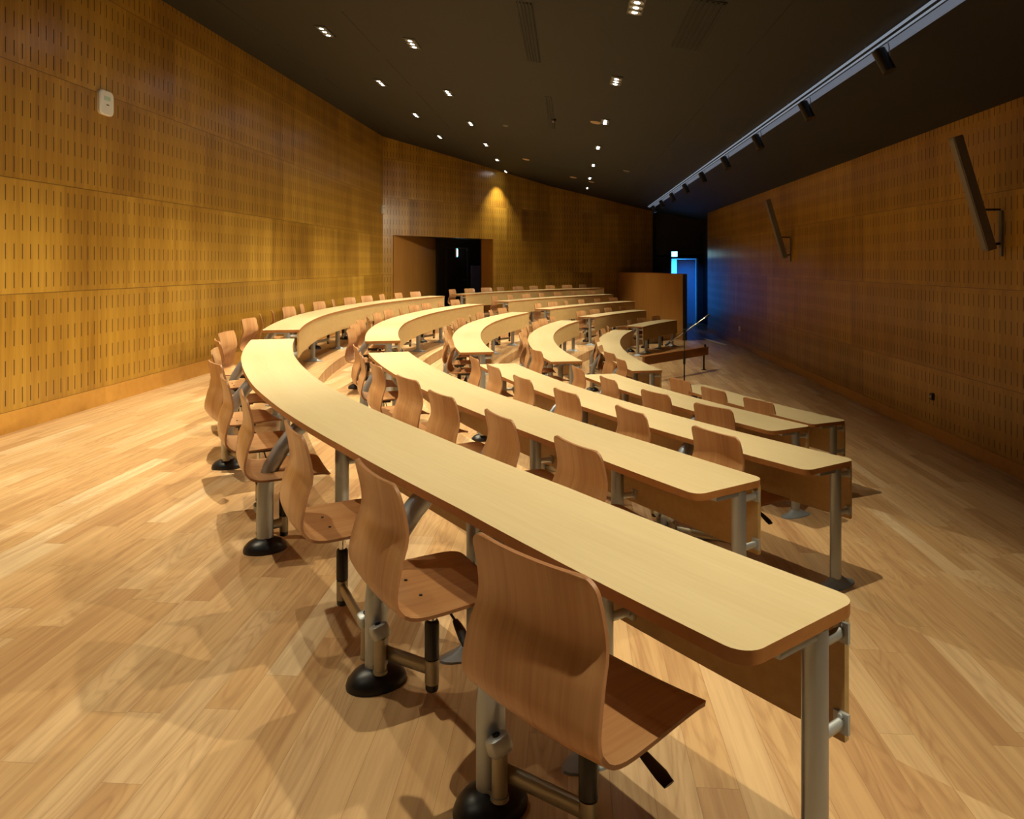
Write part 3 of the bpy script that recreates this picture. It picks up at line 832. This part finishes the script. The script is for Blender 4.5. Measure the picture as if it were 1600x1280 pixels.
sup = {}
def support_meshes():
    """shared meshes in a frame whose +Y points to the chair side; origin at the post on the floor"""
    pth = [(0, 0, .03), (0, 0, .15), (0, 0, .30), (0, -.006, .37), (0, -.03, .44), (0, -.085, .53), (0, -.15, .61), (0, -.21, .665), (0, -.235, .688)]
    b = MB().tube(pth, .034, .044, 18, side=(1, 0, 0)); sup['post'] = (b, MMET)
    b = MB().lathe([(.105, 0), (.106, .012), (.100, .030), (.082, .050), (.058, .062), (.040, .068), (.001, .069)], n=24, sx=.82, sy=1.08); sup['foot_cover'] = (b, MBLK)
    for nm, sg in (('hinge_l', -1), ('hinge_r', 1)):
        b = MB().tube([(sg*.062, .012, .078), (sg*.062, .012, .195)], .0225, n=16).box((sg*.04, .006, .074), (.05, .04, .014)).box((sg*.04, .006, .196), (.05, .04, .014))
        b.lathe([(.026, 0), (.026, .012), (.001, .012)], (sg*.062, .012, .068), 16)
        sup[nm] = (b, MBEI)
        m = Matrix.Translation((sg*.060, .014, .220)) @ Matrix.Rotation(R_(-14*sg), 4, 'Y') @ Matrix.Rotation(R_(-12), 4, 'X')
        pr = [(.026*cos(t)*abs(cos(t))**-.45, .034*sin(t)*abs(sin(t))**-.45) if abs(cos(t)) > 1e-6 and abs(sin(t)) > 1e-6 else (.026*cos(t), .034*sin(t)) for t in [2*pi*q/24 for q in range(24)]]
        vs = []
        for sc, z in ((.86, -.026), (1, -.018), (1, .008), (.9, .018), (.6, .022)): vs += [(x*sc, y*sc, z) for x, y in pr]
        b = MB().add(vs, [(r*24+q, r*24+(q+1) % 24, (r+1)*24+(q+1) % 24, (r+1)*24+q) for r in range(4) for q in range(24)]+[tuple(range(96, 120)), tuple(reversed(range(24)))], 0, m)
        sup[nm+'_cap'] = (b, MCAP)
        b = MB().lathe([(.011, 0), (.011, .026), (.006, .026), (.005, .020), (.001, .020)], n=14, mat=m); sup[nm+'_bolt'] = (b, MBLK)
    b = MB().tube([(0, -.42, .03), (0, -.42, .685)], .026, .040, 16, side=(1, 0, 0)).box((0, -.34, .677), (.04, .18, .020)); sup['leg'] = (b, MMET)
    b = MB()
    ft = [(.001, 0.062), (.03, .058), (.05, .035), (.075, .018), (.10, .008), (.102, 0), (.001, 0)]
    b.lathe(ft, (0, -.42, 0), 20, sx=.62, sy=1.55); sup['leg_foot'] = (b, MFOOT)
    for nm, z in (('clamp_lo', .42), ('clamp_hi', .64)):
        b = MB().tube([(0, -.45, z), (0, -.53, z)], .010, .016, 12, side=(1, 0, 0)).box((0, -.537, z), (.038, .010, .05)).lathe([(.007, 0), (.007, .006), (.001, .007)], n=8, mat=Matrix.Translation((0, -.532, z+.017)) @ Matrix.Rotation(-pi/2, 4, 'X'))
        sup[nm] = (b, MCAP)
support_meshes()
sup_data = {}
def sup_obj(key, name, parent, loc=(0, 0, 0), rz=0):
    if key not in sup_data:
        o = sup[key][0].build(name, sup[key][1], parent, bevel=0); sup_data[key] = o.data
    else:
        o = bpy.data.objects.new(name, sup_data[key]); COL.objects.link(o); o.parent = parent
    o.location = loc; o.rotation_euler = (0, 0, rz); return o

POSTS = {}
def desk(blk, row):
    a0, a1 = BLOCKS[blk]['start'][row], BLOCKS[blk]['end'][row]
    am = (a0+a1)/2; ox, oy = pol(ROW_R[row]-.22, am); z = ROW_Z[row]
    e = empty('curved_desk', (ox, oy, z))
    b, uvs = arc_mesh(row, a0+.05, a1-.05, DEPTH, 0, HT-.032, HT, (ox, oy), .058 if blk == 'near' else .014, True, .058 if blk == 'far' else .014)
    b.build('tabletop', [MTOP, MEDGE], e, uvs=uvs, bevel=.003)
    b, uvs = arc_mesh(row, a0+.12, a1-.12, DEPTH-.008, DEPTH-.028, .37, HT-.034, (ox, oy), 0, False)
    b.build('modesty_panel', MPANEL, e, uvs=uvs, smooth=False)
    angs = CH[blk][row]; n = len(angs)
    if (blk, row) == ('near', 0): posts = [(-35.3, [0]), (-32.95, [1, 2]), (-28.3, [3, 4]), (-22.7, [5, 6]), (-17.4, [7, 8])]
    else:
        ids = list(range(n)); posts = []
        if n % 2: posts.append((angs[0]+math.degrees(.33/ROW_R[row]), [0])); ids = ids[1:]
        for i in range(0, len(ids), 2):
            posts.append(((angs[ids[i]]+angs[ids[i+1]])/2, [ids[i], ids[i+1]]))
    for a, who in posts:
        pr = rad(row, a)+.12; x, y = pol(pr, a); rz = rz_out(a)
        ps = sup_obj('post', 'chair_post', e, (x-ox, y-oy, 0), rz)
        sup_obj('foot_cover', 'foot_cover', ps)
        for w in who:
            sd = 'hinge_r' if angs[w] > a else 'hinge_l'       # local +X runs towards larger angles
            h = sup_obj(sd, 'hinge', ps); POSTS[(blk, row, w)] = (x, y)
            c = sup_obj(sd+'_cap', 'hinge_cap', ps); sup_obj(sd+'_bolt', 'hinge_bolt', ps)
        lg = sup_obj('leg', 'leg', e, (x-ox, y-oy, 0), rz); sup_obj('leg_foot', 'leg_foot', lg)
        sup_obj('clamp_lo', 'panel_clamp', lg); sup_obj('clamp_hi', 'panel_clamp', lg)
    for a in (a0, a1):
        if min(abs(a-p[0]) for p in posts)*pi/180*ROW_R[row] < .3: continue
        a_ = a+math.degrees(.045/ROW_R[row])*(1 if a == a0 else -1)
        x, y = pol(rad(row, a_)+.12, a_); lg = sup_obj('leg', 'leg', e, (x-ox, y-oy, 0), rz_out(a_)); sup_obj('leg_foot', 'leg_foot', lg)
        sup_obj('clamp_lo', 'panel_clamp', lg); sup_obj('clamp_hi', 'panel_clamp', lg)
    rn = {'rearmost': 'rearmost row, against the left wall', 'front': 'front row, nearest the stage'}
    tag(e, f'long curved pale-topped desk, {BACKS[row]} of five rows, {blk} block', 'desk', 'curved desks of the lecture hall')
for blk in ('near', 'middle', 'far'):
    for row in range(5): desk(blk, row)

rnd = random.Random(11)
for blk in ('near', 'middle', 'far'):
    for row in range(5):
        angs = CH[blk][row]; n = len(angs)
        for i, a in enumerate(angs):
            r = rad(row, a)+SEAT_OFF[row]+rnd.uniform(-.02, .02)
            yw = YAW.get((blk, row), [None]*12)[i]
            if yw is None: yw = rnd.uniform(-7, 7) if blk == 'near' and row else rnd.uniform(-15, 15)
            x, y = pol(r, a)
            rown = 'front row' if row == 4 else ('back row' if row == 0 else f'{BACKS[row]} row')
            if blk == 'near' and row == 0 and i == 0: lab = 'nearest brown veneer lecture chair, at the near end of the back row'
            else: lab = f'brown veneer lecture chair, {ordn[i]} from the camera end, {rown}, {blk} block'
            place_chair((x, y, ROW_Z[row]), rz_out(a)+R_(yw), POSTS[(blk, row, i)], lab, f'chairs of the {rown} in the {blk} block')
